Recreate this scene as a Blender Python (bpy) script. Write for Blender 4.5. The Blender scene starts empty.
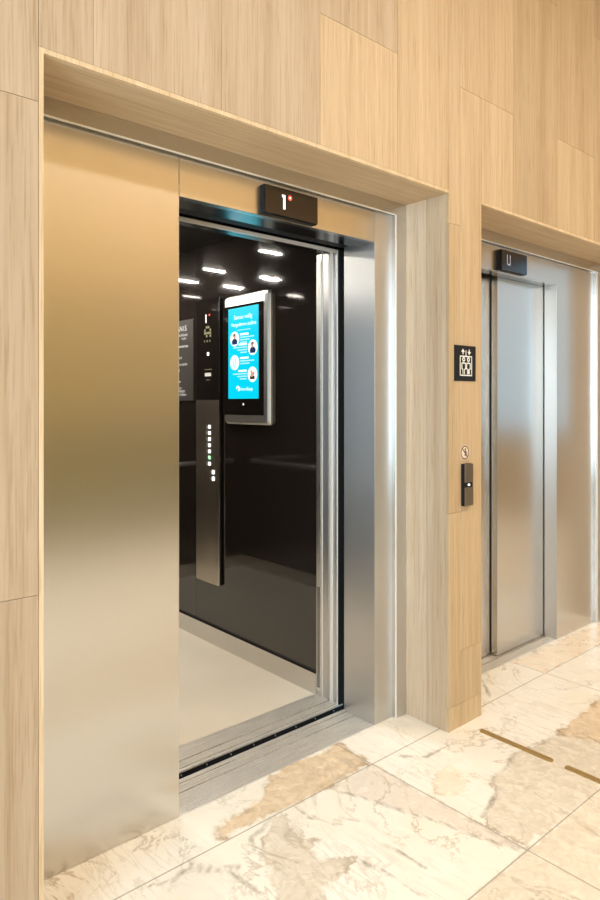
import bpy, bmesh, math, random
import numpy as np
from mathutils import Vector, Matrix, noise as mnoise
random.seed(4)
sc = bpy.context.scene
COL = sc.collection

# ------------------------------------------------------------------ camera, world, lights, exposure
F_PX, YAW, HORIZON = 662.59, 41.147, 403.37
cam_d = bpy.data.cameras.new('camera'); cam = bpy.data.objects.new('camera', cam_d); COL.objects.link(cam)
cam.location = (-1.297, -1.7037, 1.3996)
cam.rotation_euler = (math.radians(90), 0, -math.radians(YAW))
cam_d.sensor_fit = 'VERTICAL'; cam_d.sensor_height = 36.0
cam_d.lens = F_PX / 900.0 * 36.0
cam_d.shift_y = (HORIZON - 450.0) / 900.0
cam_d.clip_start = 0.05
sc.camera = cam

w = bpy.data.worlds.new('sky'); sc.world = w; w.use_nodes = True
bg = w.node_tree.nodes['Background']
bg.inputs[0].default_value = (0.5, 0.77, 1.0, 1); bg.inputs[1].default_value = 0.7

vs = sc.view_settings
vs.view_transform = 'Standard'; vs.look = 'None'; vs.exposure = -0.02; vs.gamma = 1.0; vs.use_curve_mapping = False
sc.cycles.use_denoising = True
sc.cycles.max_bounces = 10; sc.cycles.glossy_bounces = 6; sc.cycles.diffuse_bounces = 6
sc.cycles.caustics_reflective = True
sc.cycles.sample_clamp_indirect = 6.0
sc.cycles.blur_glossy = 0.6

def area(name, loc, rot, sx, sy, power, color, shape='RECTANGLE'):
    l = bpy.data.lights.new(name, 'AREA'); l.shape = shape; l.size = sx
    if shape in ('RECTANGLE', 'ELLIPSE'): l.size_y = sy
    l.energy = power; l.color = color
    o = bpy.data.objects.new(name, l); o.location = loc; o.rotation_euler = rot; COL.objects.link(o)
    return o
WARM = (1.0, 0.87, 0.70)
COOL = (0.72, 0.88, 1.0)
R90 = math.pi / 2
# daylight coming in through the lobby's two end windows
area('daylight_west', (-3.75, -2.0, 1.8), (0, -R90, 0), 2.7, 2.6, 215, COOL)
area('daylight_east', (6.35, -2.4, 2.1), (0, R90, 0), 2.2, 1.3, 10, (0.5, 0.8, 1.0))
# unseen recessed downlights, invented to light the lobby: (x, y, watts)
DOWNLIGHTS = [(-1.9, -2.7, 8), (-0.3, -2.7, 27), (1.3, -2.7, 50), (2.9, -2.7, 58),
              (4.5, -2.7, 46), (-1.1, -1.9, 6), (2.1, -1.9, 12)]
CEIL = 4.3

# ------------------------------------------------------------------ materials
def mat(name):
    m = bpy.data.materials.new(name); m.use_nodes = True
    nt = m.node_tree; b = nt.nodes['Principled BSDF']
    return m, nt, b
def N(nt, t, **kw):
    n = nt.nodes.new(t)
    for k, v in kw.items(): setattr(n, k, v)
    return n
def setin(n, **kw):
    for k, v in kw.items(): n.inputs[k].default_value = v
def ramp(nt, fac, stops):
    r = N(nt, 'ShaderNodeValToRGB'); e = r.color_ramp.elements
    e[0].position, e[0].color = stops[0][0], (*stops[0][1], 1)
    e[1].position, e[1].color = stops[1][0], (*stops[1][1], 1)
    for p, c in stops[2:]:
        q = e.new(p); q.color = (*c, 1)
    nt.links.new(fac, r.inputs[0]); return r.outputs[0]
def math_n(nt, op, a, b=None, c=None):
    n = N(nt, 'ShaderNodeMath', operation=op)
    for i, x in enumerate((a, b, c)):
        if x is None: continue
        if isinstance(x, (int, float)): n.inputs[i].default_value = x
        else: nt.links.new(x, n.inputs[i])
    return n.outputs[0]
def mixc(nt, fac, a, b, mode='MIX'):
    n = N(nt, 'ShaderNodeMix', data_type='RGBA', blend_type=mode)
    for sock, x in ((n.inputs[0], fac), (n.inputs[6], a), (n.inputs[7], b)):
        if isinstance(x, (int, float)): sock.default_value = x
        elif isinstance(x, tuple): sock.default_value = (*x, 1)
        else: nt.links.new(x, sock)
    return n.outputs[2]
def plain(name, col, rough=0.5, metal=0.0, ior=1.5, emit=None, strength=0.0, var=0.0):
    m, nt, b = mat(name)
    setin(b, **{'Base Color': (*col, 1), 'Roughness': rough, 'Metallic': metal, 'IOR': ior})
    tc = N(nt, 'ShaderNodeTexCoord'); nz = N(nt, 'ShaderNodeTexNoise'); setin(nz, Scale=40.0, Detail=2.0)
    nt.links.new(tc.outputs['Object'], nz.inputs['Vector'])
    if emit:
        setin(b, **{'Emission Color': (*emit, 1), 'Emission Strength': strength})
    else:
        r = math_n(nt, 'MULTIPLY_ADD', nz.outputs[0], 0.08, max(0.01, rough - 0.04)); nt.links.new(r, b.inputs['Roughness'])
    return m

def wood(name, axis):
    """oak veneer; grain runs along axis"""
    m, nt, b = mat(name)
    geo = N(nt, 'ShaderNodeNewGeometry'); at = N(nt, 'ShaderNodeAttribute', attribute_name='seed')
    off = N(nt, 'ShaderNodeVectorMath', operation='SCALE'); off.inputs[0].default_value = (3.1, 5.7, 7.3)
    nt.links.new(at.outputs['Fac'], off.inputs['Scale'])
    add = N(nt, 'ShaderNodeVectorMath', operation='ADD')
    nt.links.new(geo.outputs['Position'], add.inputs[0]); nt.links.new(off.outputs[0], add.inputs[1])
    def stretched(a, l, detail, dist=0.0, rough=0.55):
        mp = N(nt, 'ShaderNodeVectorMath', operation='MULTIPLY')
        s = [a, a, a]; s[axis] = l; mp.inputs[1].default_value = s
        nt.links.new(add.outputs[0], mp.inputs[0])
        n = N(nt, 'ShaderNodeTexNoise'); setin(n, Scale=1.0, Detail=detail, Roughness=rough, Distortion=dist)
        nt.links.new(mp.outputs[0], n.inputs['Vector']); return n.outputs[0]
    broad = stretched(9.0, 0.35, 3.0, 0.3)
    mid = stretched(55.0, 1.2, 4.0, 0.6)
    fine = stretched(230.0, 6.0, 2.0)
    flake = stretched(120.0, 22.0, 2.0)
    c1 = ramp(nt, broad, [(0.30, (0.565, 0.435, 0.28)), (0.70, (0.67, 0.54, 0.37))])
    c2 = mixc(nt, ramp(nt, mid, [(0.40, (0, 0, 0)), (0.66, (1, 1, 1))]), c1, mixc(nt, 1.0, c1, (0.89, 0.85, 0.78), 'MULTIPLY'))
    c3 = mixc(nt, ramp(nt, fine, [(0.52, (0, 0, 0)), (0.72, (0.75, 0.75, 0.75))]), c2, mixc(nt, 1.0, c2, (0.74, 0.68, 0.59), 'MULTIPLY'))
    c4 = mixc(nt, ramp(nt, flake, [(0.60, (0, 0, 0)), (0.75, (0.35, 0.35, 0.35))]), c3, mixc(nt, 1.0, c3, (1.15, 1.15, 1.12), 'MULTIPLY'))
    tone = N(nt, 'ShaderNodeAttribute', attribute_name='tone')
    c5 = mixc(nt, 1.0, c4, tone.outputs['Color'], 'MULTIPLY')
    nt.links.new(c5, b.inputs['Base Color'])
    setin(b, Roughness=0.48, IOR=1.4)
    bp = N(nt, 'ShaderNodeBump'); setin(bp, Strength=0.10, Distance=0.0006); nt.links.new(fine, bp.inputs['Height'])
    nt.links.new(bp.outputs[0], b.inputs['Normal'])
    return m
WOOD_Z = wood('oak_veneer_upright', 2); WOOD_X = wood('oak_veneer_lengthwise', 0)

def steel(name, col, rough, axis=2, aniso=0.0, streak=0.0015, metal=1.0):
    """satin steel; with aniso its gloss spreads across an upright grain"""
    m, nt, b = mat(name)
    geo = N(nt, 'ShaderNodeNewGeometry'); mp = N(nt, 'ShaderNodeVectorMath', operation='MULTIPLY')
    s = [900.0, 900.0, 900.0]; s[axis] = 9.0; mp.inputs[1].default_value = s
    nt.links.new(geo.outputs['Position'], mp.inputs[0])
    n = N(nt, 'ShaderNodeTexNoise'); setin(n, Scale=1.0, Detail=0.0); nt.links.new(mp.outputs[0], n.inputs['Vector'])
    r = math_n(nt, 'MULTIPLY_ADD', n.outputs[0], 2 * streak, rough - streak)
    nt.links.new(r, b.inputs['Roughness'])
    c = mixc(nt, n.outputs[0], tuple(0.997 * x for x in col), tuple(min(1, 1.003 * x) for x in col))
    nt.links.new(c, b.inputs['Base Color'])
    setin(b, Metallic=metal, Anisotropic=aniso)
    if aniso:
        cr = N(nt, 'ShaderNodeVectorMath', operation='CROSS_PRODUCT'); nt.links.new(geo.outputs['True Normal'], cr.inputs[0]); cr.inputs[1].default_value = (0.001, 0.001, 1.0)
        nt.links.new(cr.outputs[0], b.inputs['Tangent'])
    return m
STEEL = steel('brushed_steel', (0.66, 0.645, 0.62), 0.27, axis=2, aniso=0.6)
STEEL_V = steel('brushed_steel_upright', (0.66, 0.65, 0.635), 0.38, axis=2, aniso=0.8)
STEEL_B = steel('polished_steel', (0.74, 0.74, 0.74), 0.15, axis=2)
TRIM = steel('bright_trim', (0.92, 0.90, 0.86), 0.32, axis=2, metal=0.35)
RAIL = steel('satin_rail', (0.95, 0.90, 0.82), 0.3, axis=1, metal=0.8)
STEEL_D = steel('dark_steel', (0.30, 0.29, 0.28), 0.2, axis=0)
def worn_alu():
    m, nt, b = mat('worn_aluminium')
    geo = N(nt, 'ShaderNodeNewGeometry'); out = []
    for sx, sy in ((9.0, 420.0), (90.0, 700.0)):
        mp = N(nt, 'ShaderNodeVectorMath', operation='MULTIPLY'); mp.inputs[1].default_value = (sx, sy, 1.0)
        nt.links.new(geo.outputs['Position'], mp.inputs[0]); n = N(nt, 'ShaderNodeTexNoise'); setin(n, Scale=1.0, Detail=4.0)
        nt.links.new(mp.outputs[0], n.inputs['Vector']); out.append(n.outputs[0])
    f = math_n(nt, 'MULTIPLY_ADD', out[0], 0.55, math_n(nt, 'MULTIPLY', out[1], 0.45))
    nt.links.new(ramp(nt, f, [(0.38, (0.66, 0.635, 0.59)), (0.60, (0.93, 0.90, 0.85))]), b.inputs['Base Color'])
    nt.links.new(math_n(nt, 'MULTIPLY_ADD', out[1], 0.3, 0.3), b.inputs['Roughness']); setin(b, Metallic=0.65)
    return m
ALU = worn_alu()
ALU_SAT = steel('satin_aluminium', (0.80, 0.79, 0.76), 0.35, axis=2)
BRONZE = steel('bronze_steel', (0.55, 0.49, 0.41), 0.34, axis=2)
BLACK = plain('black_plastic', (0.010, 0.010, 0.012), 0.5, ior=1.3)
SHAFT = plain('shaft_black', (0.01, 0.01, 0.011), 0.8)
GLASS_BLK = plain('black_glass', (0.010, 0.008, 0.007), 0.05, ior=1.5)
LACQ = plain('bronze_glass', (0.016, 0.012, 0.010), 0.05, ior=1.75)
DISP = plain('display_black', (0.012, 0.007, 0.006), 0.12)
WHITE = plain('white_print', (0.85, 0.85, 0.84), 0.5)
LIT_WHITE = plain('lit_white', (0.9, 0.9, 0.9), 0.5, emit=(1.0, 0.98, 0.95), strength=1.3)
LIT_RED = plain('lit_red', (0.8, 0.05, 0.03), 0.5, emit=(1.0, 0.10, 0.05), strength=1.6)
LIT_GREEN = plain('lit_green', (0.5, 0.9, 0.6), 0.5, emit=(0.45, 1.0, 0.6), strength=0.9)
LIT_DIM = plain('lit_dim', (0.3, 0.3, 0.35), 0.5, emit=(0.5, 0.52, 0.62), strength=0.5)
LIT_OLIVE = plain('lit_olive', (0.2, 0.2, 0.1), 0.5, emit=(0.5, 0.48, 0.28), strength=0.16)
CYAN = plain('screen_cyan', (0.0, 0.1, 0.14), 0.2, emit=(0.0, 0.58, 0.80), strength=1.15)
SCR_WHITE = plain('screen_white', (0.2, 0.2, 0.2), 0.2, emit=(0.88, 0.98, 1.0), strength=1.25)
SCR_PALE = plain('screen_pale', (0.1, 0.2, 0.2), 0.2, emit=(0.38, 0.80, 0.93), strength=1.05)
SCR_NAVY = plain('screen_navy', (0.01, 0.02, 0.04), 0.2, emit=(0.01, 0.025, 0.10), strength=1.0)
SCR_SKIN = plain('screen_skin', (0.1, 0.07, 0.05), 0.2, emit=(0.62, 0.36, 0.26), strength=1.0)
SCR_HAIR = plain('screen_hair', (0.02, 0.01, 0.01), 0.2, emit=(0.05, 0.025, 0.02), strength=1.0)
LAMP = plain('lamp_strip', (1, 1, 1), 0.5, emit=(1.0, 0.93, 0.82), strength=800.0)
GREY_PLATE = plain('grey_plate', (0.055, 0.050, 0.047), 0.38)
CARCEIL = plain('car_ceiling_dark', (0.02, 0.018, 0.017), 0.3)
PLASTER = plain('white_plaster', (0.80, 0.77, 0.72), 0.8)
STICKER = plain('sticker_white', (0.75, 0.66, 0.55), 0.5)
STK_RED = plain('sticker_ring', (0.16, 0.06, 0.05), 0.5)
BRASS = steel('aged_brass', (0.50, 0.35, 0.14), 0.5, axis=1, metal=0.75)
TAUPE = steel('taupe_metal', (0.27, 0.245, 0.205), 0.36, axis=2)
FLOORMAT = None

def vinyl():
    m, nt, b = mat('cream_vinyl')
    geo = N(nt, 'ShaderNodeNewGeometry'); n = N(nt, 'ShaderNodeTexNoise'); setin(n, Scale=180.0, Detail=3.0)
    n2 = N(nt, 'ShaderNodeTexNoise'); setin(n2, Scale=2.5, Detail=2.0)
    nt.links.new(geo.outputs['Position'], n.inputs['Vector']); nt.links.new(geo.outputs['Position'], n2.inputs['Vector'])
    a = ramp(nt, n.outputs[0], [(0.3, (0.76, 0.69, 0.57)), (0.7, (0.88, 0.81, 0.70))])
    nt.links.new(mixc(nt, 0.25, a, ramp(nt, n2.outputs[0], [(0.3, (0.74, 0.67, 0.55)), (0.7, (0.90, 0.84, 0.73))])), b.inputs['Base Color'])
    setin(b, Roughness=0.5); return m
VINYL = vinyl()

def marble():
    """cream marble slabs: patch masks come from mesh attributes, noise roughens their edges"""
    m, nt, b = mat('cream_marble')
    geo = N(nt, 'ShaderNodeNewGeometry'); pos = geo.outputs['Position']
    def nz(scale, detail=5.0, dist=0.0, rough=0.6):
        n = N(nt, 'ShaderNodeTexNoise'); setin(n, Scale=scale, Detail=detail, Distortion=dist, Roughness=rough)
        nt.links.new(pos, n.inputs['Vector']); return n.outputs[0]
    big, med, fin = nz(2.2, 6, 0.8), nz(14.0, 6, 0.5), nz(60.0, 4)
    edge = math_n(nt, 'ADD', math_n(nt, 'MULTIPLY', math_n(nt, 'SUBTRACT', med, 0.5), 0.10),
                  math_n(nt, 'MULTIPLY', math_n(nt, 'SUBTRACT', fin, 0.5), 0.035))
    base = ramp(nt, big, [(0.35, (0.92, 0.875, 0.775)), (0.65, (0.96, 0.94, 0.885))])
    base = mixc(nt, ramp(nt, med, [(0.55, (0, 0, 0)), (0.8, (0.5, 0.5, 0.5))]), base, (0.84, 0.78, 0.66))
    col = base
    def patch(attr, c1, c2, rim, rimw=0.012):
        nonlocal col
        a = N(nt, 'ShaderNodeAttribute', attribute_name=attr).outputs['Fac']     # signed distance, >0 inside
        d = math_n(nt, 'ADD', a, edge)
        mask = ramp(nt, d, [(0.0, (0, 0, 0)), (0.012, (1, 1, 1))])
        inner = mixc(nt, ramp(nt, nz(24.0, 5, 1.2), [(0.35, (0, 0, 0)), (0.65, (1, 1, 1))]), c1, c2)
        rimm = math_n(nt, 'MULTIPLY', ramp(nt, math_n(nt, 'ABSOLUTE', math_n(nt, 'SUBTRACT', d, 0.004)), [(0.0, (1, 1, 1)), (rimw, (0, 0, 0))]),
                      ramp(nt, nz(9.0, 3), [(0.45, (0, 0, 0)), (0.62, (0.9, 0.9, 0.9))]))
        col = mixc(nt, mask, col, inner)
        col = mixc(nt, rimm, col, rim)
    patch('p_band', (0.87, 0.80, 0.71), (0.80, 0.73, 0.65), (0.55, 0.48, 0.42))
    patch('p_grey', (0.86, 0.80, 0.70), (0.70, 0.63, 0.52), (0.42, 0.34, 0.24))
    patch('p_tan', (0.85, 0.71, 0.53), (0.70, 0.55, 0.38), (0.40, 0.26, 0.13), 0.02)
    patch('p_peach', (0.92, 0.80, 0.66), (0.94, 0.87, 0.75), (0.6, 0.42, 0.26))
    patch('p_lower', (0.88, 0.81, 0.69), (0.74, 0.66, 0.54), (0.62, 0.52, 0.38))
    # diagonal streaks running through the slabs
    mp = N(nt, 'ShaderNodeMapping'); nt.links.new(pos, mp.inputs['Vector']); mp.inputs['Rotation'].default_value = (0, 0, 0.35); mp.inputs['Scale'].default_value = (16.0, 2.2, 1.0)
    sn = N(nt, 'ShaderNodeTexNoise'); setin(sn, Scale=1.0, Detail=7.0, Distortion=1.0, Roughness=0.62); nt.links.new(mp.outputs[0], sn.inputs['Vector'])
    stm = math_n(nt, 'MULTIPLY', ramp(nt, math_n(nt, 'ABSOLUTE', math_n(nt, 'SUBTRACT', sn.outputs[0], 0.5)), [(0.0, (1, 1, 1)), (0.03, (0, 0, 0))]), ramp(nt, nz(2.1, 3, 0.5), [(0.46, (0, 0, 0)), (0.62, (0.38, 0.38, 0.38))]))
    col = mixc(nt, stm, col, (0.50, 0.43, 0.35))
    v = N(nt, 'ShaderNodeAttribute', attribute_name='vein').outputs['Fac']         # distance to the vein lines
    vd = math_n(nt, 'ADD', v, math_n(nt, 'MULTIPLY', edge, 0.32))
    vm = math_n(nt, 'MULTIPLY', ramp(nt, vd, [(0.0, (1, 1, 1)), (0.011, (0, 0, 0))]), ramp(nt, nz(7.0, 3), [(0.35, (0.3, 0.3, 0.3)), (0.6, (0.9, 0.9, 0.9))]))
    col = mixc(nt, vm, col, (0.27, 0.225, 0.17))
    # thin natural veins everywhere
    wv = math_n(nt, 'ABSOLUTE', math_n(nt, 'SUBTRACT', nz(1.7, 7, 1.6, 0.62), 0.5))
    thin = math_n(nt, 'MULTIPLY', ramp(nt, wv, [(0.0, (1, 1, 1)), (0.014, (0, 0, 0))]), ramp(nt, nz(3.0, 2), [(0.42, (0, 0, 0)), (0.6, (0.8, 0.8, 0.8))]))
    col = mixc(nt, thin, col, (0.52, 0.44, 0.34))
    j = N(nt, 'ShaderNodeAttribute', attribute_name='joint').outputs['Fac']
    col = mixc(nt, ramp(nt, j, [(0.0, (1, 1, 1)), (0.0022, (0, 0, 0))]), col, (0.33, 0.30, 0.25))
    nt.links.new(col, b.inputs['Base Color']); setin(b, Roughness=0.22, IOR=1.45)
    nt.links.new(math_n(nt, 'MULTIPLY_ADD', med, 0.12, 0.2), b.inputs['Roughness'])
    return m
MARBLE = marble()

# ------------------------------------------------------------------ mesh helpers
def link(name, me, parent=None):
    o = bpy.data.objects.new(name, me); COL.objects.link(o)
    if parent: o.parent = parent
    return o
def finish(name, bm, mats, parent=None, smooth=False, bevel=0.0, seg=2):
    me = bpy.data.meshes.new(name)
    if bevel:
        bmesh.ops.bevel(bm, geom=list(bm.edges), offset=bevel, segments=seg, profile=0.6, affect='EDGES', clamp_overlap=True)
    bmesh.ops.recalc_face_normals(bm, faces=list(bm.faces))
    bm.to_mesh(me); bm.free()
    for m in (mats if isinstance(mats, (list, tuple)) else [mats]): me.materials.append(m)
    if smooth:
        for p in me.polygons: p.use_smooth = True
    return link(name, me, parent)
def bx(bm, x0, x1, y0, y1, z0, z1, mi=0):
    vs = [bm.verts.new((x, y, z)) for x in (x0, x1) for y in (y0, y1) for z in (z0, z1)]
    for q in ((0, 1, 3, 2), (4, 6, 7, 5), (0, 4, 5, 1), (2, 3, 7, 6), (0, 2, 6, 4), (1, 5, 7, 3)):
        f = bm.faces.new([vs[i] for i in q]); f.material_index = mi
    return vs
def box(name, x0, x1, y0, y1, z0, z1, m, parent=None, bevel=0.0):
    if parent is not None and parent.type == 'EMPTY':
        lx, ly, lz = parent.location; x0 -= lx; x1 -= lx; y0 -= ly; y1 -= ly; z0 -= lz; z1 -= lz
    x0, x1 = sorted((x0, x1)); y0, y1 = sorted((y0, y1)); z0, z1 = sorted((z0, z1))
    bm = bmesh.new(); bx(bm, x0, x1, y0, y1, z0, z1); return finish(name, bm, m, parent, bevel=bevel)
def prism(name, poly, axis, a, b, m, parent=None, bevel=0.0, smooth=False):
    """polygon extruded along axis (0,1,2) from a to b; polygon is in the other two axes, in order"""
    off = Vector(parent.location) if parent is not None and parent.type == 'EMPTY' else Vector((0, 0, 0))
    bm = bmesh.new(); idx = [i for i in range(3) if i != axis]; rings = []
    for t in (a, b):
        r = []
        for p in poly:
            c = [0, 0, 0]; c[axis] = t; c[idx[0]] = p[0]; c[idx[1]] = p[1]; r.append(bm.verts.new(Vector(c) - off))
        rings.append(r)
    n = len(poly)
    for i in range(n): bm.faces.new((rings[0][i], rings[0][(i + 1) % n], rings[1][(i + 1) % n], rings[1][i]))
    bm.faces.new(rings[0][::-1]); bm.faces.new(rings[1])
    o = finish(name, bm, m, parent, bevel=bevel)
    if smooth:
        for p in o.data.polygons: p.use_smooth = True
    return o
def empty(name, loc, label, cat, group=None):
    o = bpy.data.objects.new(name, None); COL.objects.link(o); o.location = loc; o.empty_display_size = 0.1
    return tag(o, label, cat, group)
def tag(o, label, cat, group=None, kind=None):
    o['label'] = label; o['category'] = cat
    if group: o['group'] = group
    if kind: o['kind'] = kind
    return o
def struct(o):
    o['kind'] = 'structure'; return o
# pictures laid on a plane: frame F maps (s, t) on the plane to the world
class Plane:
    def __init__(s, origin, right, up, parent=None):
        s.o, s.r, s.u = Vector(origin), Vector(right), Vector(up); s.n = s.r.cross(s.u)
        s.parent = parent
        if parent is not None and parent.type == 'EMPTY': s.o = s.o - Vector(parent.location)
    def p(s, a, b, d=0.0): return s.o + s.r * a + s.u * b + s.n * d
    def shapes(s, name, polys, m, d0=0.0003, d1=0.0008, parent='self'):
        bm = bmesh.new()
        for poly in polys:
            A = [bm.verts.new(s.p(x, y, d0)) for x, y in poly]; B = [bm.verts.new(s.p(x, y, d1)) for x, y in poly]
            n = len(poly)
            for i in range(n): bm.faces.new((A[i], A[(i + 1) % n], B[(i + 1) % n], B[i]))
            bm.faces.new(B); bm.faces.new(A[::-1])
        return finish(name, bm, m, s.parent if parent == 'self' else parent)
    def text(s, name, lines, m, d=0.0006, parent='self'):
        """lines: (string, x, y, size, align); one mesh"""
        bm = bmesh.new()
        for txt, x, y, size, al in lines:
            cu = bpy.data.curves.new('t', 'FONT'); cu.body = txt; cu.size = size; cu.align_x = al; cu.align_y = 'CENTER'; cu.resolution_u = 3
            o = bpy.data.objects.new('t', cu); COL.objects.link(o)
            bpy.context.view_layer.update()
            me = o.to_mesh().copy() if False else bpy.data.meshes.new_from_object(o.evaluated_get(bpy.context.evaluated_depsgraph_get()))
            M = Matrix((( s.r.x, s.u.x, s.n.x, 0), (s.r.y, s.u.y, s.n.y, 0), (s.r.z, s.u.z, s.n.z, 0), (0, 0, 0, 1)))
            M = Matrix.Translation(s.p(x, y, d)) @ M
            me.transform(M); bm.from_mesh(me)
            bpy.data.objects.remove(o); bpy.data.curves.remove(cu); bpy.data.meshes.remove(me)
        me = bpy.data.meshes.new(name); bm.to_mesh(me); bm.free(); me.materials.append(m)
        return link(name, me, s.parent if parent == 'self' else parent)
def rect(x0, x1, y0, y1): return [(x0, y0), (x1, y0), (x1, y1), (x0, y1)]
def disc(x, y, r, n=24, ry=None): return [(x + r * math.cos(2 * math.pi * i / n), y + (ry or r) * math.sin(2 * math.pi * i / n)) for i in range(n)]
def rrect(x0, x1, y0, y1, r, n=5):
    out = []
    for cx, cy, a in ((x1 - r, y0 + r, -90), (x1 - r, y1 - r, 0), (x0 + r, y1 - r, 90), (x0 + r, y0 + r, 180)):
        for i in range(n + 1):
            t = math.radians(a + 90 * i / n); out.append((cx + r * math.cos(t), cy + r * math.sin(t)))
    return out
def ring(x, y, r0, r1, n=28, a0=0, a1=360):
    out = []
    for i in range(n):
        t0 = math.radians(a0 + (a1 - a0) * i / n); t1 = math.radians(a0 + (a1 - a0) * (i + 1) / n)
        out.append([(x + r * math.cos(t), y + r * math.sin(t)) for r, t in ((r0, t0), (r1, t0), (r1, t1), (r0, t1))])
    return out
def seg(x0, y0, x1, y1, w):
    d = Vector((x1 - x0, y1 - y0)); n = Vector((-d.y, d.x)).normalized() * w / 2
    return [(x0 - n.x, y0 - n.y), (x1 - n.x, y1 - n.y), (x1 + n.x, y1 + n.y), (x0 + n.x, y0 + n.y)]

# ------------------------------------------------------------------ the setting
X0, X1, X2, X3 = -0.677, 1.030, 1.273, 2.980        # the two wall openings
HO, DR, DP, HS, HT = 2.2934, 0.231, 0.252, 2.238, 2.10
XL, XR, YF = -3.6, 6.2, -3.8                        # lobby ends and facing wall

class Panels:
    """veneered panels of one wall: each panel a slab with its own tone and grain"""
    def __init__(s): s.bm = bmesh.new(); s.tone = s.bm.faces.layers.float_color.new('tone'); s.seed = s.bm.faces.layers.float.new('seed')
    def slab(s, x0, x1, y0, y1, z0, z1, tone=1.0, tint=(1, 1, 1), mi=0):
        sd = random.random() * 9; before = set(s.bm.faces)
        bx(s.bm, x0, x1, y0, y1, z0, z1, mi)
        for f in s.bm.faces:
            if f not in before: f[s.tone] = (tone * tint[0], tone * tint[1], tone * tint[2], 1); f[s.seed] = sd
    def done(s, name): return struct(finish(name, s.bm, [WOOD_Z, WOOD_X, BLACK]))
P = Panels()
G = 0.0007
def fp(x0, x1, z0, z1, tone=1.0, tint=(1, 1, 1)): P.slab(x0 + G, x1 - G, 0, 0.014, z0 + G, z1 - G, tone, tint)
YEL = (0.93, 0.905, 0.88); BRN = (0.90, 0.87, 0.83); PAL = (0.80, 0.79, 0.85)  # PAL mixes the left side's cooler daylight into the panel tint
LIP = 0.013
# left of the first opening
x = X0 - LIP
cols = [x - 0.415 * i for i in range(8)]
for i in range(7):
    a, b_ = cols[i + 1], cols[i]
    a = max(a, XL)
    zs = [0.0, 0.913, 2.166, 3.3, CEIL] if i % 2 == 0 else [0.0, 0.10, 1.54, 2.77, CEIL]
    for k in range(len(zs) - 1): fp(a, b_, zs[k], zs[k + 1], 0.96 + 0.1 * random.random(), PAL)
# edge banding round the openings
for xa, xb in ((X0 - LIP, X0), (X3, X3 + LIP)): P.slab(xa + G, xb, 0, 0.02, 0, HO + LIP, 1.15, (1, 1, 1.02))
for xa, xb in ((X0, X1), (X2, X3)): P.slab(xa, xb, 0, 0.014, HO, HO + LIP, 1.12)
# above the openings: columns 0.415 wide
zb = HO + LIP
seams = [X0 - LIP, -0.545, -0.13, 0.285, 0.70, 1.111, 1.535, 1.955, 2.370, 2.785, 3.2]
tones = [(1.02, PAL), (1.03, PAL), (1.02, PAL), (1.04, YEL), (1.0, YEL), (1.0, YEL), (0.88, BRN), (1.0, YEL), (0.9, BRN), (1, YEL)]
up = [(1.0, PAL), (1.0, PAL), (0.97, PAL), (1.07, PAL), (0.98, YEL), (0.97, YEL), (0.86, BRN), (0.9, BRN), (0.84, BRN), (1, YEL)]
for i in range(10):
    a, b_ = seams[i], seams[i + 1]
    z0 = zb
    if i == 4: # spans the pillar's left part
        fp(a, X1, zb, CEIL, *tones[i]); fp(X1, b_, 2.167, CEIL, tones[i][0], tones[i][1]); continue
    if i == 5: # over pillar and second opening
        fp(a, X2, 0.33, 2.77, *tones[i]); fp(X2, b_, zb, 2.77, *tones[i]); fp(a, b_, 2.77, CEIL, *up[i]); continue
    if i == 9:
        fp(X3 + LIP, b_, 0, 1.5, *tones[i]); fp(X3 + LIP, b_, 1.5, CEIL, *up[i]); fp(a, X3 + LIP, zb, CEIL, *tones[i]); continue
    if i in (3, 5, 7):
        fp(a, b_, zb, 2.77, *tones[i]); fp(a, b_, 2.77, CEIL, *up[i])
    else:
        fp(a, b_, zb, 3.45, *tones[i]); fp(a, b_, 3.45, CEIL, *up[i])
# the pillar between the openings
fp(X1, 1.111, 0.93, 2.167, 0.93, YEL); fp(X1, 1.111, 0.10, 0.93, 1.0, YEL); fp(1.111, X2, 0.10, 0.33, 0.99, YEL); fp(X1, X2, 0.0, 0.10, 1.02, (1, .98, .94))
# rest of the wall to the right
for i in range(8):
    a = 3.2 + 0.415 * i; b_ = min(a + 0.415, XR)
    if a >= XR: break
    for z0, z1 in ((0, 0.92), (0.92, 2.17), (2.17, CEIL)): fp(a, b_, z0, z1, 0.9 + 0.15 * random.random(), YEL)
# dark backing behind the joints
for xa, xb, za, zc in ((XL, X0 - .021, 0, CEIL), (X0 - .021, X1 + .021, HO + .021, CEIL), (X1 + .021, X2 - .021, 0, CEIL), (X2 - .021, X3 + .021, HO + .021, CEIL), (X3 + .021, XR, 0, CEIL)):
    P.slab(xa, xb, 0.0145, 0.03, za, zc, 0.3, mi=2)
# reveals and soffits of the openings
T = 0.02
for xa, xb in ((X0, X1), (X2, X3)):
    P.slab(xa - T, xb + T, 0.0145, DR + 0.03, HO, HO + T, 1.0, YEL, mi=1)
for xe, s in ((X0, -1), (X1, 1), (X2, -1), (X3, 1)):
    xa, xb = sorted((xe, xe + s * T))
    P.slab(xa, xb, 0.0145, 0.1175, 0, HO, 0.96, (1, 1.0, 1.09)); P.slab(xa, xb, 0.1185, DR + 0.03, 0, HO, 1.0, (1, 1.0, 1.09))  # bluer tint puts cool side light into the reveal colour
wall_back = P.done('wall_back')

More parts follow.
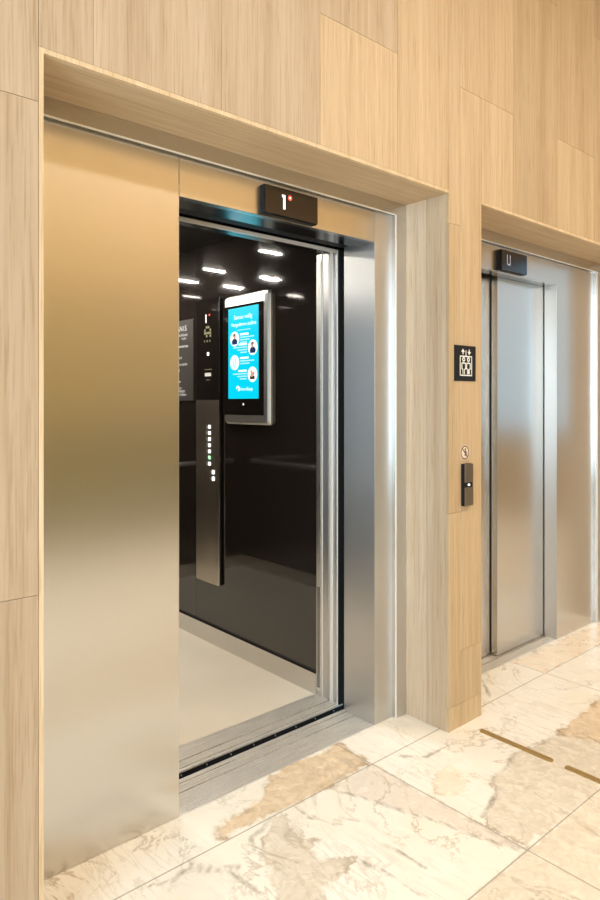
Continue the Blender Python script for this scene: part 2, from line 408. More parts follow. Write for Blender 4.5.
# facing wall, end walls, ceiling: unseen lobby, invented to give the steel reflections
P = Panels()
xx = XL
k = 0
while xx < XR - 0.01:
    nx = min(xx + 0.8, XR)
    for z0, z1, tn, ti in ((0, 1.2, .42, (.95, 1, .62)), (1.2, 2.5, .75, (1, .95, .62)), (2.5, CEIL, .95, (1, .9, .66))): P.slab(xx + G, nx - G, YF - 0.02, YF, z0 + G, z1 - G, tn, ti)  # tones darken towards the floor to shape the steel's reflection
    xx = nx
P.slab(XL, XR, YF - 0.08, YF - 0.0205, 0, CEIL, 0.3, mi=2)
P.done('wall_front')
WIN = {'left': (XL, -3.3, -0.6, 0.45, 3.15), 'right': (XR, -3.05, -1.75, 1.0, 3.2)}
for side, (xe, ya, yb, za, zc) in WIN.items():
    P = Panels(); t = 0.1
    xa, xb = (xe - t, xe) if side == 'left' else (xe, xe + t)
    for y0, y1, z0, z1 in ((YF - 0.1, ya, 0, CEIL), (yb, 0.03, 0, CEIL), (ya, yb, 0, za), (ya, yb, zc, CEIL)):
        P.slab(xa, xb, y0, y1, z0, z1, 0.9, YEL)
    P.done('wall_' + side)
    n = 1 if side == 'left' else 2
    bm = bmesh.new(); f = 0.05
    xm = (xa + xb) / 2
    for y0, y1, z0, z1 in ((ya, ya + f, za, zc), (yb - f, yb, za, zc), (ya, yb, za, za + f), (ya, yb, zc - f, zc), ((ya + yb) / 2 - f / 2, (ya + yb) / 2 + f / 2, za, zc)):
        bx(bm, xm - 0.03, xm + 0.03, y0, y1, z0, z1)
    struct(finish('window_%d' % n, bm, STEEL_D))
P = Panels()
for i in range(14): P.slab(XL - 0.1 + .712 * i, min(XL - 0.1 + .712 * (i + 1), XR + 0.1) - .002, YF - 0.1, 0.03, CEIL, CEIL + 0.1, .62 + .08 * random.random(), (1, .95, .8), mi=1)
P.done('ceiling')

# floor: marble slabs, dense grid carrying the slab joints and patch masks
PATCH = {
 'p_tan': [[(0.25, 0.249), (0.386, 0.269), (0.615, 0.241), (0.607, 0.076), (0.553, 0.057), (0.371, 0.049), (0.173, 0.049), (0.026, 0.06), (-0.077, 0.066), (-0.099, 0.119), (0.017, 0.137), (0.132, 0.152)],
           [(1.972, -0.263), (1.643, -0.283), (1.36, -0.312), (1.416, -0.384), (1.406, -0.513), (1.9, -0.5)]],
 'p_grey': [[(0.092, 0.045), (0.165, 0.045), (0.099, -0.057), (0.115, -0.117), (0.158, -0.142), (0.09, -0.164), (0.105, -0.22), (0.17, -0.277), (0.108, -0.309), (0.027, -0.299), (-0.026, -0.359), (-0.129, -0.269), (-0.073, -0.173), (-0.05, -0.085), (0.026, -0.013)],
            [(1.074, -0.273), (1.252, -0.294), (1.384, -0.299), (1.569, -0.319), (1.809, -0.335), (1.3, -0.607), (0.874, -0.607), (0.62, -0.605), (0.616, -0.468), (0.644, -0.423), (0.802, -0.377), (0.878, -0.308), (0.981, -0.308)]],
 'p_band': [[(0.367, 0.045), (0.604, 0.045), (0.604, -0.086), (0.604, -0.441), (0.604, -0.607), (0.57, -0.553), (0.536, -0.446), (0.513, -0.344), (0.467, -0.231), (0.427, -0.106)]],
 'p_peach': [[(0.717, -0.168), (0.857, -0.133), (0.79, -0.258), (0.729, -0.313), (0.655, -0.281), (0.639, -0.227)],
             [(1.92, 0.241), (1.92, 0.049), (2.591, 0.049), (2.964, 0.206), (2.44, 0.235)]],
 'p_lower': [[(-3, -0.61), (3.5, -0.61), (3.5, -1.26), (-3, -1.26)]],
}
VEINS = [[(0.209, 0.046), (0.204, -0.002), (0.198, -0.054)], [(0.17, -0.277), (0.195, -0.374), (0.192, -0.442), (0.212, -0.518)],
 [(0.098, 0.047), (0.039, 0.015), (-0.014, 0.009), (-0.037, -0.047)],
 [(0.367, 0.047), (0.427, -0.106), (0.467, -0.231), (0.513, -0.344), (0.536, -0.446), (0.57, -0.553), (0.592, -0.609)],
 [(-0.36, 0.029), (-0.293, 0.003), (-0.249, 0.02), (-0.152, -0.076), (-0.137, -0.202)], [(-0.226, 0.04), (-0.17, -0.033), (-0.115, -0.075)],
 [(0.644, -0.423), (0.802, -0.377), (0.878, -0.308), (0.981, -0.308), (1.074, -0.273), (1.184, -0.288)],
 [(0.272, -0.241), (0.298, -0.352), (0.3, -0.449)], [(0.732, 0.015), (0.801, -0.055), (0.952, -0.064)], [(1.602, 0.215), (1.463, 0.079)],
 [(1.36, -0.312), (1.456, -0.373), (1.431, -0.461)]]
JY = [0.0475 - 0.657 * i for i in range(-1, 7)]
JX = [0.605 + 1.318 * i for i in range(-4, 6)]
def seg_dist(px, py, a, b):
    ax, ay = a; bx_, by = b; dx, dy = bx_ - ax, by - ay
    t = np.clip(((px - ax) * dx + (py - ay) * dy) / (dx * dx + dy * dy + 1e-12), 0, 1)
    return np.hypot(px - ax - t * dx, py - ay - t * dy)
def sdf(px, py, poly):
    d = np.full(px.shape, 1e9); ins = np.zeros(px.shape, bool); n = len(poly)
    for i in range(n):
        a, b = poly[i], poly[(i + 1) % n]
        d = np.minimum(d, seg_dist(px, py, a, b))
        if a[1] != b[1]:
            c = ((a[1] > py) != (b[1] > py)) & (px < (b[0] - a[0]) * (py - a[1]) / (b[1] - a[1]) + a[0]); ins ^= c
    return np.where(ins, d, -d)
def build_floor():
    def axis(lo, hi, fine_lo, fine_hi, step, joints, y=False):
        s = set(np.round(np.arange(fine_lo, fine_hi, step), 4)); s |= set(np.round(np.arange(lo, hi, 0.15), 4)); s |= {lo, hi}
        for j in joints:
            if lo < j < hi:
                for e in (-0.004, -0.0022, 0.0, 0.0022, 0.004): s.add(round(j + e, 4))
        return np.array(sorted(s))
    ax_ = axis(XL, XR, -1.3, 3.1, 0.02, JX); ay_ = axis(YF, DP + 0.003, -1.2, 0.255, 0.015, JY)
    gx, gy = np.meshgrid(ax_, ay_, indexing='ij'); px, py = gx.ravel(), gy.ravel()
    nx, ny = len(ax_), len(ay_)
    I = np.arange(nx * ny).reshape(nx, ny)
    faces = np.stack([I[:-1, :-1], I[1:, :-1], I[1:, 1:], I[:-1, 1:]], -1).reshape(-1, 4)
    me = bpy.data.meshes.new('floor')
    verts = np.stack([px, py, np.zeros_like(px)], -1)
    me.from_pydata(verts.tolist(), [], faces.tolist())
    def attr(name, v):
        a = me.attributes.new(name, 'FLOAT', 'POINT'); a.data.foreach_set('value', v.astype(np.float32))
    for k_, polys in PATCH.items():
        v = np.full(px.shape, -1e9)
        for p_ in polys: v = np.maximum(v, sdf(px, py, p_))
        attr(k_, v)
    v = np.full(px.shape, 1e9)
    for line_ in VEINS:
        for a, b in zip(line_[:-1], line_[1:]): v = np.minimum(v, seg_dist(px, py, a, b))
    attr('vein', v)
    j = np.full(px.shape, 1e9)
    for q in JY: j = np.minimum(j, np.abs(py - q))
    for q in JX: j = np.minimum(j, np.abs(px - q))
    attr('joint', j)
    me.materials.append(MARBLE); return struct(link('floor', me))
floor = build_floor()
bm = bmesh.new(); bx(bm, XL - 0.1, XR + 0.1, YF - 0.1, DP, -0.08, -0.003); struct(finish('trim_1', bm, SHAFT))   # screed under the slabs
# unseen black hoistway shell round the cars, added to stop light leaks
bm = bmesh.new()
SX0, SX1, SY1 = -1.2, 3.6, 3.3
for b_ in ((SX0, SX1, SY1, SY1 + .05, -.4, 3.0), (SX0 - .05, SX0, 0.035, SY1, -.4, 3.0), (SX1, SX1 + .05, 0.035, SY1, -.4, 3.0), (SX0, SX1, 0.035, SY1, 3.0, 3.05), (SX0, SX1, 0.26, SY1, -.45, -.4)):
    bx(bm, *b_)
struct(finish('wall_shaft', bm, SHAFT))

# ------------------------------------------------------------------ entrance frames
def entrance(mirror, label):
    mx = (lambda v: 2.303 - v) if mirror else (lambda v: v)
    e = empty('elevator_entrance', ((mx(X0) + mx(X1)) / 2, DP, 0), label, 'elevator frame', 'steel entrance surrounds')
    def b(name, x0, x1, y0, y1, z0, z1, m, bevel=0.0): return box(name, mx(x0), mx(x1), y0, y1, z0, z1, m, e, bevel)
    s0, s1 = X0 + 0.0675, X1 - 0.0675        # inner edges of the outer liner
    d0, d1 = -0.1307, 0.8434
    b('side_panel', s0 - .01, d0 - .0008, DP, DP + .03, 0.001, HS + .01, STEEL, 0.0016)
    b('transom_panel', d0 + .0008, d1 - .0008, DP, DP + .03, HT, HS + .01, STEEL, 0.0016)
    b('architrave', d1 + .0008, s1 + .01, DP, DP + .03, 0.001, HS + .01, STEEL_V, 0.0016)
    # outer liner: flat strip; pale trim paints the highlight on its return
    b('liner', X0 + .001, s0, DR, DR + .03, 0.001, HS, STEEL_V); b('liner', s1, X1 - .001, DR, DR + .03, 0.001, HS, STEEL_V)
    b('head_liner', X0 + .001, X1 - .001, DR, DR + .03, HS, HO - .001, STEEL)
    for x_, q in ((s1, -1), (s0, 1)):
        xa, xb = sorted((x_ - q * .001, x_ + q * .003))
        b('edge_trim', xa, xb, DR - .0015, .2365, 0.001, HS, TRIM, .001); b('return_strip', xa, xb, .2375, DP - .0005, 0.001, HS, STEEL_B)
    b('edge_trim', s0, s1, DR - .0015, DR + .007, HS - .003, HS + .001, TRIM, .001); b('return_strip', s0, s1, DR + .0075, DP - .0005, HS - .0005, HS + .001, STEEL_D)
    b('jamb', d1, d1 + .03, DP + .001, 0.44, 0.0, HT + .04, STEEL_V); b('jamb', d0 - .03, d0, DP + .001, 0.33, 0.0, HT + .04, STEEL_V)
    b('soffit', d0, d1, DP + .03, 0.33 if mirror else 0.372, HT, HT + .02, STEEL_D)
    b('door_gear_cover', d0 - .5, d1 + .25, 0.445 if mirror else 0.374, 0.46, HT + .012, HT + .6, BLACK)
    return e
entrance(False, 'brushed steel surround of the open lift, wide gold-lit panel on its left')
entrance(True, 'brushed steel surround of the closed lift beyond the timber pillar')

def grooved(name, x0, x1, prof, m, parent=None):
    return prism(name, prof, 0, x0, x1, m, parent)
def sill_profile(y0, y1, grooves, ridges=None, depth=0.012, base=-0.06):
    """top outline of a threshold with square grooves (y, width, depth)"""
    pts = [(y0, base), (y0, 0.0)]
    gs = [(y, w_, depth) for y, w_ in grooves]
    if ridges: gs += [(y, 0.0022, 0.0022) for y in ridges]
    for y, w_, d in sorted(gs):
        pts += [(y - w_ / 2, 0.0), (y - w_ / 2, -d), (y + w_ / 2, -d), (y + w_ / 2, 0.0)]
    pts += [(y1, 0.0), (y1, base)]
    return pts
s = grooved('door_sill', -0.16, 0.8434 + .03, sill_profile(0.2555, 0.449, [(0.373, 0.009), (0.424, 0.008)], [0.268 + 0.0085 * i for i in range(12)] + [.388, .398, .408]), ALU)
tag(s, 'worn ribbed aluminium threshold at the foot of the open lift doorway', 'threshold', 'lift thresholds')
s = grooved('door_sill', 2.303 - 0.8734, 2.303 + 0.16, sill_profile(0.2555, 0.449, [(0.325, 0.008), (0.37, 0.008)], [0.268 + 0.0085 * i for i in range(9)]), ALU)
tag(s, 'ribbed aluminium threshold under the closed lift doors', 'threshold', 'lift thresholds')

# closed doors of the second lift: near leaf and far leaf
d = empty('elevator_door', (1.95, 0.36, 0), 'closed two-leaf brushed steel sliding doors of the second lift', 'elevator door')
box('leaf', 1.932, 2.462, 0.335, 0.372, 0.006, 2.125, STEEL, d, 0.001)
box('leaf', 1.461, 1.975, 0.379, 0.409, 0.006, 2.125, STEEL, d, 0.001)
# ------------------------------------------------------------------ the open car
XS, XW, CY0, CY1, CZ = 0.8664, -0.374, 0.653, 2.941, 2.331
car = empty('elevator_car', (0.246, 1.8, 0), 'open lift car with dark bronze glass walls and cream floor', 'elevator car')
def cb(name, *a, bevel=0.0): return box(name, *a, car, bevel)
cb('floor_panel', XW, XS, CY0, CY1, -0.04, 0.0, VINYL)
cb('side_wall', XS, XS + .03, 0.60, 1.7265, 0.0, CZ, LACQ); cb('side_wall', XS, XS + .03, 1.7295, CY1, 0.0, CZ, LACQ)
cb('side_wall', XW - .03, XW, 0.60, CY1, 0.0, CZ, LACQ)
cb('rear_wall', XW - .03, XS + .03, CY1, CY1 + .03, 0.0, CZ, LACQ)
cb('ceiling_panel', XW - .03, XS + .03, 0.5, CY1 + .03, CZ, CZ + .04, CARCEIL)
cb('wall_seam', XS + .002, XS + .004, 1.7262, 1.7298, 0.1, CZ, ALU_SAT)
for nm, a in (('baseboard', (XS - .012, XS, 0.645, CY1, 0.0, 0.10)), ('baseboard', (XW, XW + .012, 0.66, CY1, 0.0, 0.10)), ('baseboard', (XW + .012, XS - .012, CY1 - .012, CY1, 0.0, 0.10))):
    cb(nm, *a, STEEL, bevel=0.001)
cb('skirting_shadow_gap', XS - .004, XS, 0.645, CY1, 0.1, 0.109, BLACK); cb('skirting_shadow_gap', XW, XW + .004, 0.66, CY1, 0.1, 0.109, BLACK)
# front posts with their ridges
def post(sx, m):
    g = lambda v: v if sx > 0 else 0.4727 * 2 - v - 0.2330
    f = (lambda v: v) if sx > 0 else (lambda v: XW + XS - v)
    def pr(nm, pts, m_, par): return prism(nm, [(f(x), y) for x, y in pts], 2, 0.0, 2.112, m_, par)
    o = pr('door_post', [(0.905, 0.645), (0.862, 0.645), (0.862, 0.606), (0.865, 0.605), (0.862, 0.604), (0.862, 0.562), (0.866, 0.560), (0.866, 0.508), (0.905, 0.508)], m, car)
    for nm, pts in (('ridge', [(.8655, .552), (.858, .550), (.856, .545), (.858, .538), (.8655, .536)]), ('edge_strip', [(.905, .5078), (.862, .5078), (.860, .504), (.862, .500), (.905, .500)]), ('ridge', [(.8622, .609), (.8600, .608), (.8600, .604), (.8622, .603)])):
        q = pr(nm, pts, TRIM, car); q.parent = o; 
    return o
post(1, STEEL_V); post(-1, STEEL_V)
cb('gap_shade', 0.8625, 0.905, 0.492, 0.4995, 0.0, 2.112, SHAFT); cb('gap_shade', XW - .035, XW + .004, 0.492, 0.4995, 0.0, 2.112, SHAFT)  # black strips added to darken the gap before the posts
# light-curtain strip with its row of slots, low on the post
lc = prism('light_curtain', [(0.8615, 0.644), (0.8595, 0.644), (0.8595, 0.615), (0.8615, 0.615)], 2, 0.02, 2.08, ALU_SAT, car)
bm = bmesh.new()
off = Vector(car.location)
for i in range(46):
    z = 0.04 + i * 0.0105; vs_ = bx(bm, 0.8589, 0.8596, 0.620, 0.639, z, z + 0.006)
for v in bm.verts: v.co -= off
lcs = finish('slot_row', bm, BLACK, lc)
cb('header', XW - .03, XS + .03, 0.50, 0.605, 2.112, CZ, STEEL_D); cb('header_edge', XW, XS, 0.4985, 0.5095, 2.098, 2.1125, TRIM)
cs = prism('car_sill', sill_profile(0.491, 0.655, [(0.511, 0.008), (0.558, 0.009)], [0.522, 0.532, 0.542] + [0.575 + 0.009 * i for i in range(8)]), 0, XW, XS + .02, ALU, car)
ap = prism('sill_apron', [(0.4895, -0.07), (0.4895, -0.006), (0.491, -0.006), (0.491, -0.07)], 0, XW, XS + .02, BLACK, car)
for i in range(8):
    x_ = 0.02 + i * 0.115
    bm = bmesh.new(); bmesh.ops.create_cone(bm, cap_ends=True, segments=10, radius1=0.0035, radius2=0.0028, depth=0.003, matrix=Matrix.Translation(Vector((x_, 0.4885, -0.014)) - off) @ Matrix.Rotation(R90, 4, 'X'))
    finish('screw', bm, ALU_SAT, ap)
def tube(name, pts, r, m, parent, n=12):
    cu = bpy.data.curves.new('c', 'CURVE'); cu.dimensions = '3D'; cu.bevel_depth = r; cu.bevel_resolution = 3; cu.use_fill_caps = True
    sp = cu.splines.new('POLY'); sp.points.add(len(pts) - 1)
    o_ = Vector(parent.location) if parent is not None and parent.type == 'EMPTY' else Vector((0, 0, 0))
    for p_, q in zip(sp.points, pts): p_.co = (*(Vector(q) - o_), 1)
    o = bpy.data.objects.new('c', cu); COL.objects.link(o); bpy.context.view_layer.update()
    me = bpy.data.meshes.new_from_object(o.evaluated_get(bpy.context.evaluated_depsgraph_get())); me.name = name
    bpy.data.objects.remove(o); bpy.data.curves.remove(cu)
    me.materials.clear(); me.materials.append(m)
    for p_ in me.polygons: p_.use_smooth = True
    return link(name, me, parent)
RZ = 0.915
hr = tube('handrail', [(XW, 1.0, RZ), (XW + .05, 1.0, RZ), (XW + .05, 2.75, RZ), (XW, 2.75, RZ)], 0.019, RAIL, car)
hr = tube('handrail', [(XW + .15, CY1, RZ), (XW + .15, CY1 - .05, RZ), (XS - .15, CY1 - .05, RZ), (XS - .15, CY1, RZ)], 0.019, RAIL, car)

# strip lamps in the car ceiling
LROWS = [((0.44, 2.17), ''), ((-0.04, 2.15), ''), ((0.36, 2.65), ''), ((-0.05, 2.63), ''), ((0.49, 1.48), '')]
LLAB = ['strip lamp in the dark car ceiling, middle row nearer the control panel', 'strip lamp in the dark car ceiling, middle row nearer the left wall',
        'strip lamp in the dark car ceiling, rear row nearer the control panel', 'strip lamp in the dark car ceiling, rear row nearer the left wall',
        'strip lamp in the dark car ceiling seen directly below the doorway head at left']
for ((lx, ly), _), lab in zip(LROWS, LLAB):
    e = empty('ceiling_light', (lx, ly, CZ), lab, 'ceiling light', 'strip lamps in the lift ceiling')
    box('housing', lx - .084, lx + .084, ly - .013, ly + .013, CZ - .004, CZ - .0005, BLACK, e)
    box('diffuser', lx - .080, lx + .080, ly - .009, ly + .009, CZ - .006, CZ - .0042, LAMP, e)

# ------------------------------------------------------------------ things on the car's side wall
# operating panel
XP = 0.846
cop = empty('control_panel', (XS, 1.5745, 0.36), 'tall bronze and black car operating panel with lit floor buttons', 'control panel')
prism('body', rrect(1.4545, 1.6945, 0.352, 2.012, 0.012), 0, XP + .004, XS - .0002, BLACK, cop)
prism('faceplate', rrect(1.4555, 1.6935, 0.353, 1.420, 0.010), 0, XP, XP + .0038, BRONZE, cop)
prism('display_glass', rrect(1.4555, 1.6935, 1.4225, 2.011, 0.008), 0, XP, XP + .0038, GLASS_BLK, cop)
box('edge_strip', XP + .001, XP + .004, 1.45, 1.4543, 0.36, 2.008, STEEL_B, cop)
PL = Plane((XP, 1.5745, 0), (0, -1, 0), (0, 0, 1), cop)
def yl(y): return 1.5745 - y
PL.text('floor_number', [('1', yl(1.5865), 1.893, 0.072, 'CENTER')], LIT_WHITE)
PL.shapes('direction_lamp', [disc(yl(1.5505), 1.915, 0.0055)], LIT_RED)
gl = []
for r_, row in enumerate(('.##.', '#..#', '####', '.#.#')):
    for c_, ch in enumerate(row):
        if ch == '#': gl.append(rect(yl(1.6055) + c_ * .019, yl(1.6055) + c_ * .019 + .015, 1.838 - r_ * .017, 1.851 - r_ * .017))
gl += [rect(yl(1.6055) + i * .028, yl(1.6055) + i * .028 + .008, 1.758, 1.770) for i in range(3)]
PL.shapes('pictogram', gl[:-3], LIT_OLIVE)
for g_ in gl[-3:]: PL.shapes('pictogram', [g_], LIT_OLIVE)
PL.shapes('indicator_lamp', [rrect(yl(1.5755), yl(1.5535), 1.679, 1.698, .004)], LIT_WHITE)
PL.shapes('data_label', [rect(yl(1.5985), yl(1.5325), 1.558, 1.578)], WHITE)
for g_ in (rect(yl(1.6035), yl(1.5265), 1.596, 1.599), rect(yl(1.5855), yl(1.5455), 1.535, 1.538)): PL.shapes('label_line', [g_], LIT_OLIVE)
btn = ['6', '5', '4', '3', '2', '1', '0']
for i, t_ in enumerate(btn):
    z = 1.263 - i * 0.0358
    o = PL.shapes('floor_button', [rrect(yl(1.5495) - .0105, yl(1.5495) + .0105, z - .0105, z + .0105, .003)], LIT_GREEN if t_ == '1' else LIT_WHITE, 0.0, 0.003)
    if t_ == '1': o['label'] = 'green-lit button'
for j, z in enumerate((1.002, 0.964)):
    PL.shapes('door_button', [rrect(yl(1.5095) - .0115, yl(1.5095) + .0115, z - .012, z + .012, .003)], LIT_WHITE, 0.0, 0.003)
PL.text('button_lettering', [(t_, yl(1.5795), 1.263 - i * 0.0358, 0.030, 'CENTER') for i, t_ in enumerate(btn)], WHITE)
def tri(x, y, w_, h, d): return [(x - d * w_ / 2, y - h / 2), (x + d * w_ / 2, y), (x - d * w_ / 2, y + h / 2)]
PL.shapes('door_symbols', [tri(yl(1.5425), 1.002, .009, .018, -1), tri(yl(1.5335), 1.002, .009, .018, 1), tri(yl(1.5425), .964, .009, .018, 1), tri(yl(1.5335), .964, .009, .018, -1)], LIT_OLIVE)

# information screen
SXF = 0.835
scr = empty('information_screen', (XS, 1.1875, 1.635), 'wall-mounted portrait screen glowing cyan in a rounded silver case', 'screen')
def shell_poly(grow=0.0):
    c = [(XS - .0002, 0.9875), (SXF + .018, 0.9845), (SXF + .012, 0.9885), (SXF + .004, 0.9985), (SXF, 1.0175), (SXF, 1.3625), (SXF + .004, 1.3825), (SXF + .012, 1.3915), (SXF + .018, 1.3955), (XS - .0002, 1.3925)]
    return c
prism('housing', shell_poly(), 2, 1.335, 1.942, ALU_SAT, scr)
for nm, (za, zc_) in (('end_cap', (1.942, 1.994)), ('end_cap', (1.286, 1.335))):
    top = nm == 'end_cap' and za > 1.6
    bm = bmesh.new(); lev = [(0, 0), (.6, 0.0), (.85, 0.004), (1.0, 0.012)]
    rings = []
    for f_, ins in lev:
        z = (za + (zc_ - za) * f_) if top else (zc_ - (zc_ - za) * f_)
        cx_, cy_ = XS, 1.19
        rings.append([bm.verts.new(Vector((x + (ins if x < XS - .001 else 0), y + (ins if y < cy_ else -ins), z)) - Vector(scr.location)) for x, y in shell_poly()])
    for A, B in zip(rings[:-1], rings[1:]):
        for i in range(len(A)): bm.faces.new((A[i], A[(i + 1) % len(A)], B[(i + 1) % len(A)], B[i]))
    bm.faces.new(rings[0][::-1]); bm.faces.new(rings[-1])
    finish(nm, bm, ALU_SAT, scr)
box('screen_glass', SXF - .0015, SXF + .003, 1.0225, 1.3845, 1.337, 1.936, GLASS_BLK, scr)
SP = Plane((SXF - .0015, 1.3405, 1.425), (0, -1, 0), (0, 0, 1), scr)
W_, H_ = 0.275, 0.497
disp = SP.shapes('display', [rect(0, W_, 0, H_)], CYAN, 0.0002, 0.0008)
SP.o = SP.o + SP.n * 0.0008
SP.text('heading', [('Samen veilig', W_ * .5, H_ * .895, 0.034, 'CENTER'), ('Vergaderen', W_ * .36, H_ * .815, 0.030, 'CENTER'), ('online', W_ * .79, H_ * .815, 0.032, 'CENTER')], SCR_WHITE, parent='self')
def lines(x0, y0, ws, h=0.008, gap=0.0145, right=False):
    return [rect(x0 - w_ if right else x0, x0 if right else x0 + w_, y0 - i * gap - h / 2, y0 - i * gap + h / 2) for i, w_ in enumerate(ws)]
PX = [(.22, .66, False), (.82, .55, True), (.22, .40, False), (.81, .26, True)]
bold, pale = [], [rect(W_ * .3, W_ * .75, H_ * .755 - .003, H_ * .755 + .001)]
for i, (s_, t_, rt) in enumerate(PX):
    cx_, cy_ = W_ * s_, H_ * t_
    xt = cx_ + (-.052 if rt else .052)
    bold += lines(xt, cy_ + .022, [.075], .010, right=rt); pale += lines(xt, cy_ + .006, [.125, .085, .06][:3 if i != 2 else 2], .007, .014, right=rt)
    SP.shapes('portrait_disc', [disc(cx_, cy_, .041, 28)], SCR_WHITE, 0.0002, 0.0008)
for g_ in bold: SP.shapes('text_title', [g_], SCR_WHITE, 0.0002, .0008)
for g_ in pale: SP.shapes('text_line', [g_], SCR_PALE, 0.0002, .0008)
def bust(cx_, cy_, m_body, hair_up=0.018, flip=1):
    SP.shapes('portrait_coat', [[(cx_ - .022, cy_ - .030), (cx_ + .022, cy_ - .030), (cx_ + .028, cy_ - .012), (cx_ + .012, cy_ + .002), (cx_ - .012, cy_ + .002), (cx_ - .026, cy_ - .012)]], m_body, 0.0009, 0.0013)
    SP.shapes('portrait_face', [disc(cx_ + .002 * flip, cy_ + .011, .010, 14, .012)], SCR_SKIN, 0.0014, 0.0018)
    SP.shapes('portrait_hair', [[(cx_ - .013, cy_ + .010), (cx_ - .012, cy_ + .024), (cx_, cy_ + .030), (cx_ + .012, cy_ + .024), (cx_ + .011, cy_ + .017), (cx_ - .002, cy_ + .021)]], SCR_HAIR, 0.0019, 0.0022)
c = [(W_ * s_, H_ * t_) for s_, t_, _ in PX]
bust(*c[0], SCR_NAVY); bust(*c[1], SCR_NAVY, flip=-1)
SP.shapes('portrait_sketch', [rect(c[2][0] - .018, c[2][0] - .006, c[2][1] - .018, c[2][1] + .02), rect(c[2][0] + .002, c[2][0] + .018, c[2][1] - .008, c[2][1] + .022), disc(c[2][0], c[2][1] - .02, .010)], SCR_PALE, 0.0009, 0.0013)
SP.shapes('portrait_coat', [rect(c[3][0] - .022, c[3][0] + .02, c[3][1] - .026, c[3][1] - .008)], SCR_HAIR, 0.0009, 0.0013)
SP.shapes('portrait_face', [disc(c[3][0] - .008, c[3][1] + .014, .009), disc(c[3][0] + .010, c[3][1] + .004, .011), disc(c[3][0] - .006, c[3][1] - .004, .010)], SCR_SKIN, 0.0014, 0.0018)
SP.shapes('logo_mark', ring(W_ * .33, H_ * .115, .007, .014, 16, -40, 200) + [disc(W_ * .36, H_ * .095, .006)], SCR_WHITE, 0.0002, 0.0008)
SP.text('logo_lettering', [('Noordkaap', W_ * .60, H_ * .105, 0.026, 'CENTER')], SCR_WHITE)
SP2 = Plane((SXF - .0015, 1.2005, 1.395), (0, -1, 0), (0, 0, 1), scr)
SP2.shapes('status_lamp', [disc(0, 0, .0055)], LIT_WHITE)

# notice plate
npl = empty('notice_plate', (XS, 1.93, 1.665), 'grey notice plate with rows of white print beside the control panel', 'sign')
prism('plate', rrect(1.752, 2.110, 1.416, 1.914, 0.004), 0, XS - .006, XS - .0002, GREY_PLATE, npl)
NP = Plane((XS - .006, 2.11, 1.665), (0, -1, 0), (0, 0, 1), npl)
def np_line(txt, x, z, size, right=False):
    words = txt.split(); xs = x
    for w_ in (words[::-1] if right else words):
        o = NP.text('lettering', [(w_, xs, z, size, 'RIGHT' if right else 'LEFT')], WHITE)
        ys = [v.co.y for v in o.data.vertices]; wd = max(ys) - min(ys) + size * .3
        xs += -wd if right else wd
np_line('PLAN 15', .285, .197, .045, True); np_line('De Wereld', .295, .157, .024, True); np_line('te gast', .28, .137, .02, True)
for t_, z, xe in (('6 Directie en secretariaat', .088, .303), ('5 Advies en beleid', .018, .226), ('4 Kantoren en studio', -.023, .292), ('3 Personeel', -.061, .204),
                  ('2 Vergaderen', -.129, .215), ('1 Restaurant', -.17, .226), ('0 Ontvangst', -.189, .265), ('Garderobe en fietsen', -.211, .281)):
    np_line(t_, xe, z, 0.025, True)

# ------------------------------------------------------------------ things on the landing
def indicator(x0, x1, label, txt, arrow):
    e = empty('floor_indicator', ((x0 + x1) / 2, DP, 2.11), label, 'floor indicator', 'position displays over the lift doors')
    box('casing', x0, x1, DP - .022, DP - .0002, 2.105, 2.2135, BLACK, e, 0.002)
    box('display_window', x0 + .002, x1 - .002, DP - .030, DP - .0222, 2.107, 2.2115, DISP, e, 0.0015)
    pl = Plane((x0, DP - .030, 2.16), (1, 0, 0), (0, 0, 1), e)
    w_ = x1 - x0
    if arrow:
        pl.shapes('floor_number', [[(0.0855, -.027), (0.0955, -.027), (0.0955, .027), (0.080, .027), (0.080, .0175), (0.0855, .0175)]], LIT_WHITE)
        pl.shapes('direction_lamp', [disc(0.119, 0.021, 0.0095)], LIT_RED)
        pl.shapes('lamp_core', [disc(0.119, 0.021, 0.0035)], LIT_WHITE, .0009, .0012)
    else:
        pl.shapes('floor_number', [rect(.050, .056, -.018, .03), rect(.078, .084, -.018, .03), rect(.056, .078, -.026, -.018), [(.05, -.018), (.056, -.026), (.06, -.026), (.056, -.014)], [(.084, -.018), (.078, -.026), (.074, -.026), (.078, -.014)]], LIT_DIM)
indicator(0.216, 0.481, 'black display over the open lift doorway showing a lit 1 and red dot', '1', True)
indicator(1.795, 2.049, 'black display over the closed lift doors with a dim U-shaped figure', 'U', False)

# lift pictogram sign
sg = empty('lift_sign', (1.1455, 0, 1.574), 'square-cornered black sign with white lift pictogram on the timber pillar', 'sign')
box('plate', 1.068, 1.223, -.004, -.0002, 1.497, 1.651, BLACK, sg, 0.0008)
S = Plane((1.068, -.004, 1.497), (1, 0, 0), (0, 0, 1), sg)
k = 0.155 / 21.0    # metres per pixel across
def fr(x0, x1, y0, y1, t): return [rect(x0, x1, y0, y0 + t), rect(x0, x1, y1 - t, y1), rect(x0, x0 + t, y0, y1), rect(x1 - t, x1, y0, y1)]
pic = fr(.036, .126, .022, .110, .0055)
for cxp in (.064, .099):
    pic += ring(cxp, .094, .0045, .0105, 14)
    pic += [seg(cxp - .013, .078, cxp + .013, .078, .006), seg(cxp - .013, .078, cxp - .014, .052, .006), seg(cxp + .013, .078, cxp + .014, .052, .006),
            seg(cxp - .012, .055, cxp - .006, .048, .006), seg(cxp + .012, .055, cxp + .006, .048, .006)]
pic += [seg(.0585, .050, .0585, .030, .005), seg(.0695, .050, .0695, .030, .005), rect(.0895, .1085, .030, .052)]
pic += [seg(.081, .110, .081, .134, .005)]
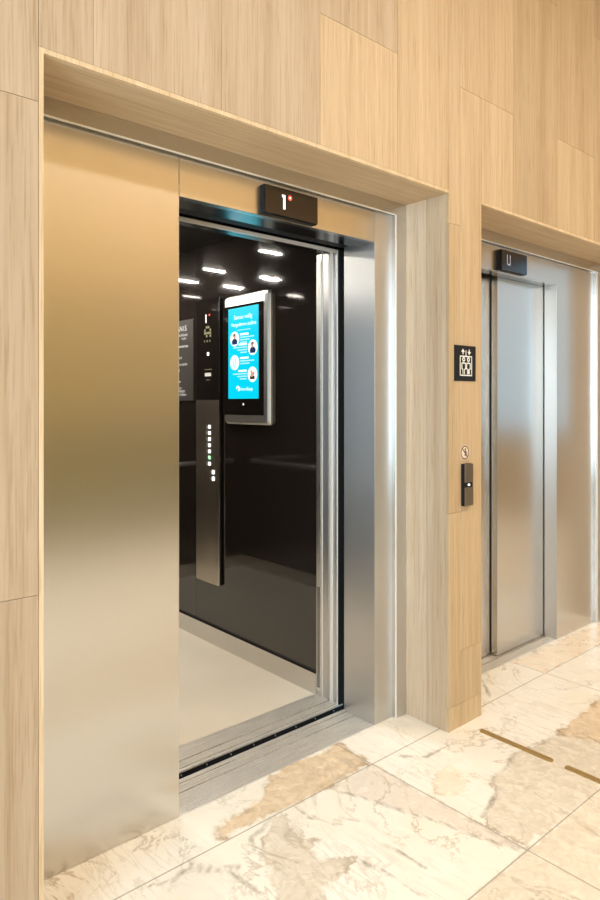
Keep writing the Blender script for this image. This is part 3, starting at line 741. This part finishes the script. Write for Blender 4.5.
pic += [[(.046, .126), (.059, .140), (.072, .126)], rect(.0555, .0625, .116, .127), [(.092, .128), (.118, .128), (.105, .114)], rect(.1015, .1085, .127, .138)]
S.shapes('pictogram', pic, WHITE)
# prohibition sticker
st = empty('prohibition_sticker', (1.146, 0, 1.185), 'small round no-use prohibition sticker above the lift call button', 'sticker')
ST = Plane((1.146, 0, 1.185), (1, 0, 0), (0, 0, 1), st)
ST.shapes('disc', [disc(0, 0, .034, 32)], STICKER, .0001, .0006)
ST.shapes('prohibition_ring', ring(0, 0, .0255, .031, 30) + [seg(-.019, .019, .019, -.019, .0055)], STK_RED, .0007, .0010)
ST.shapes('figure', [disc(.003, .014, .005, 12), rect(-.002, .006, -.014, .008), seg(.008, .006, .014, -.006, .004)], GREY_PLATE, .0011, .0013)
# call station
cl = empty('call_button', (1.156, 0, 1.045), 'slim vertical lift call station with dark taupe plates on the pillar', 'call button')
prism('body', rrect(1.119, 1.181, 0.954, 1.137, 0.004), 1, -.016, -.0002, BLACK, cl)
box('upper_plate', 1.1205, 1.180, -.021, -.0162, 1.0575, 1.136, TAUPE, cl, .001)
box('lower_plate', 1.1205, 1.180, -.021, -.0162, 0.955, 1.0355, TAUPE, cl, .001)
box('button_bar', 1.1205, 1.180, -.0185, -.0162, 1.0365, 1.0565, BLACK, cl)
CB = Plane((1.150, -.0185, 1.046), (1, 0, 0), (0, 0, 1), cl)
CB.shapes('button_lamp', [rrect(-.008, .008, -.0045, .0045, .004)], LIT_WHITE)
# brass floor inlays
def strip(y0, y1, label):
    pts = []
    r = 0.0135; x_ = 1.150
    for i in range(9): a = math.pi * i / 8; pts.append((x_ + r * math.cos(a), y1 - r + r * math.sin(a)))
    for i in range(9): a = math.pi + math.pi * i / 8; pts.append((x_ + r * math.cos(a), y0 + r + r * math.sin(a)))
    o = prism('floor_strip', pts, 2, 0.0002, 0.0042, BRASS); tag(o, label, 'floor strip', 'brass strips in the marble floor'); return o
strip(-0.405, -0.075, 'brass guide strip on the marble floor, the one ending by the pillar')
strip(-0.79, -0.455, 'brass guide strip on the marble floor, the one farther from the pillar')

# unseen lobby downlights, added with their own lamps
for i, (lx, ly, pw) in enumerate(DOWNLIGHTS):
    e = empty('downlight', (lx, ly, CEIL), 'round white recessed downlight added in the unseen lobby ceiling', 'ceiling light', 'lobby downlights')
    bm = bmesh.new()
    bmesh.ops.create_cone(bm, cap_ends=False, segments=32, radius1=.19, radius2=.16, depth=.02)
    finish('rim', bm, PLASTER, e).location = (0, 0, -.011)
    l = area('lamp', (0, 0, -.02), (0, 0, 0), 0.3, 0.3, pw, WARM, 'DISK'); l.parent = e
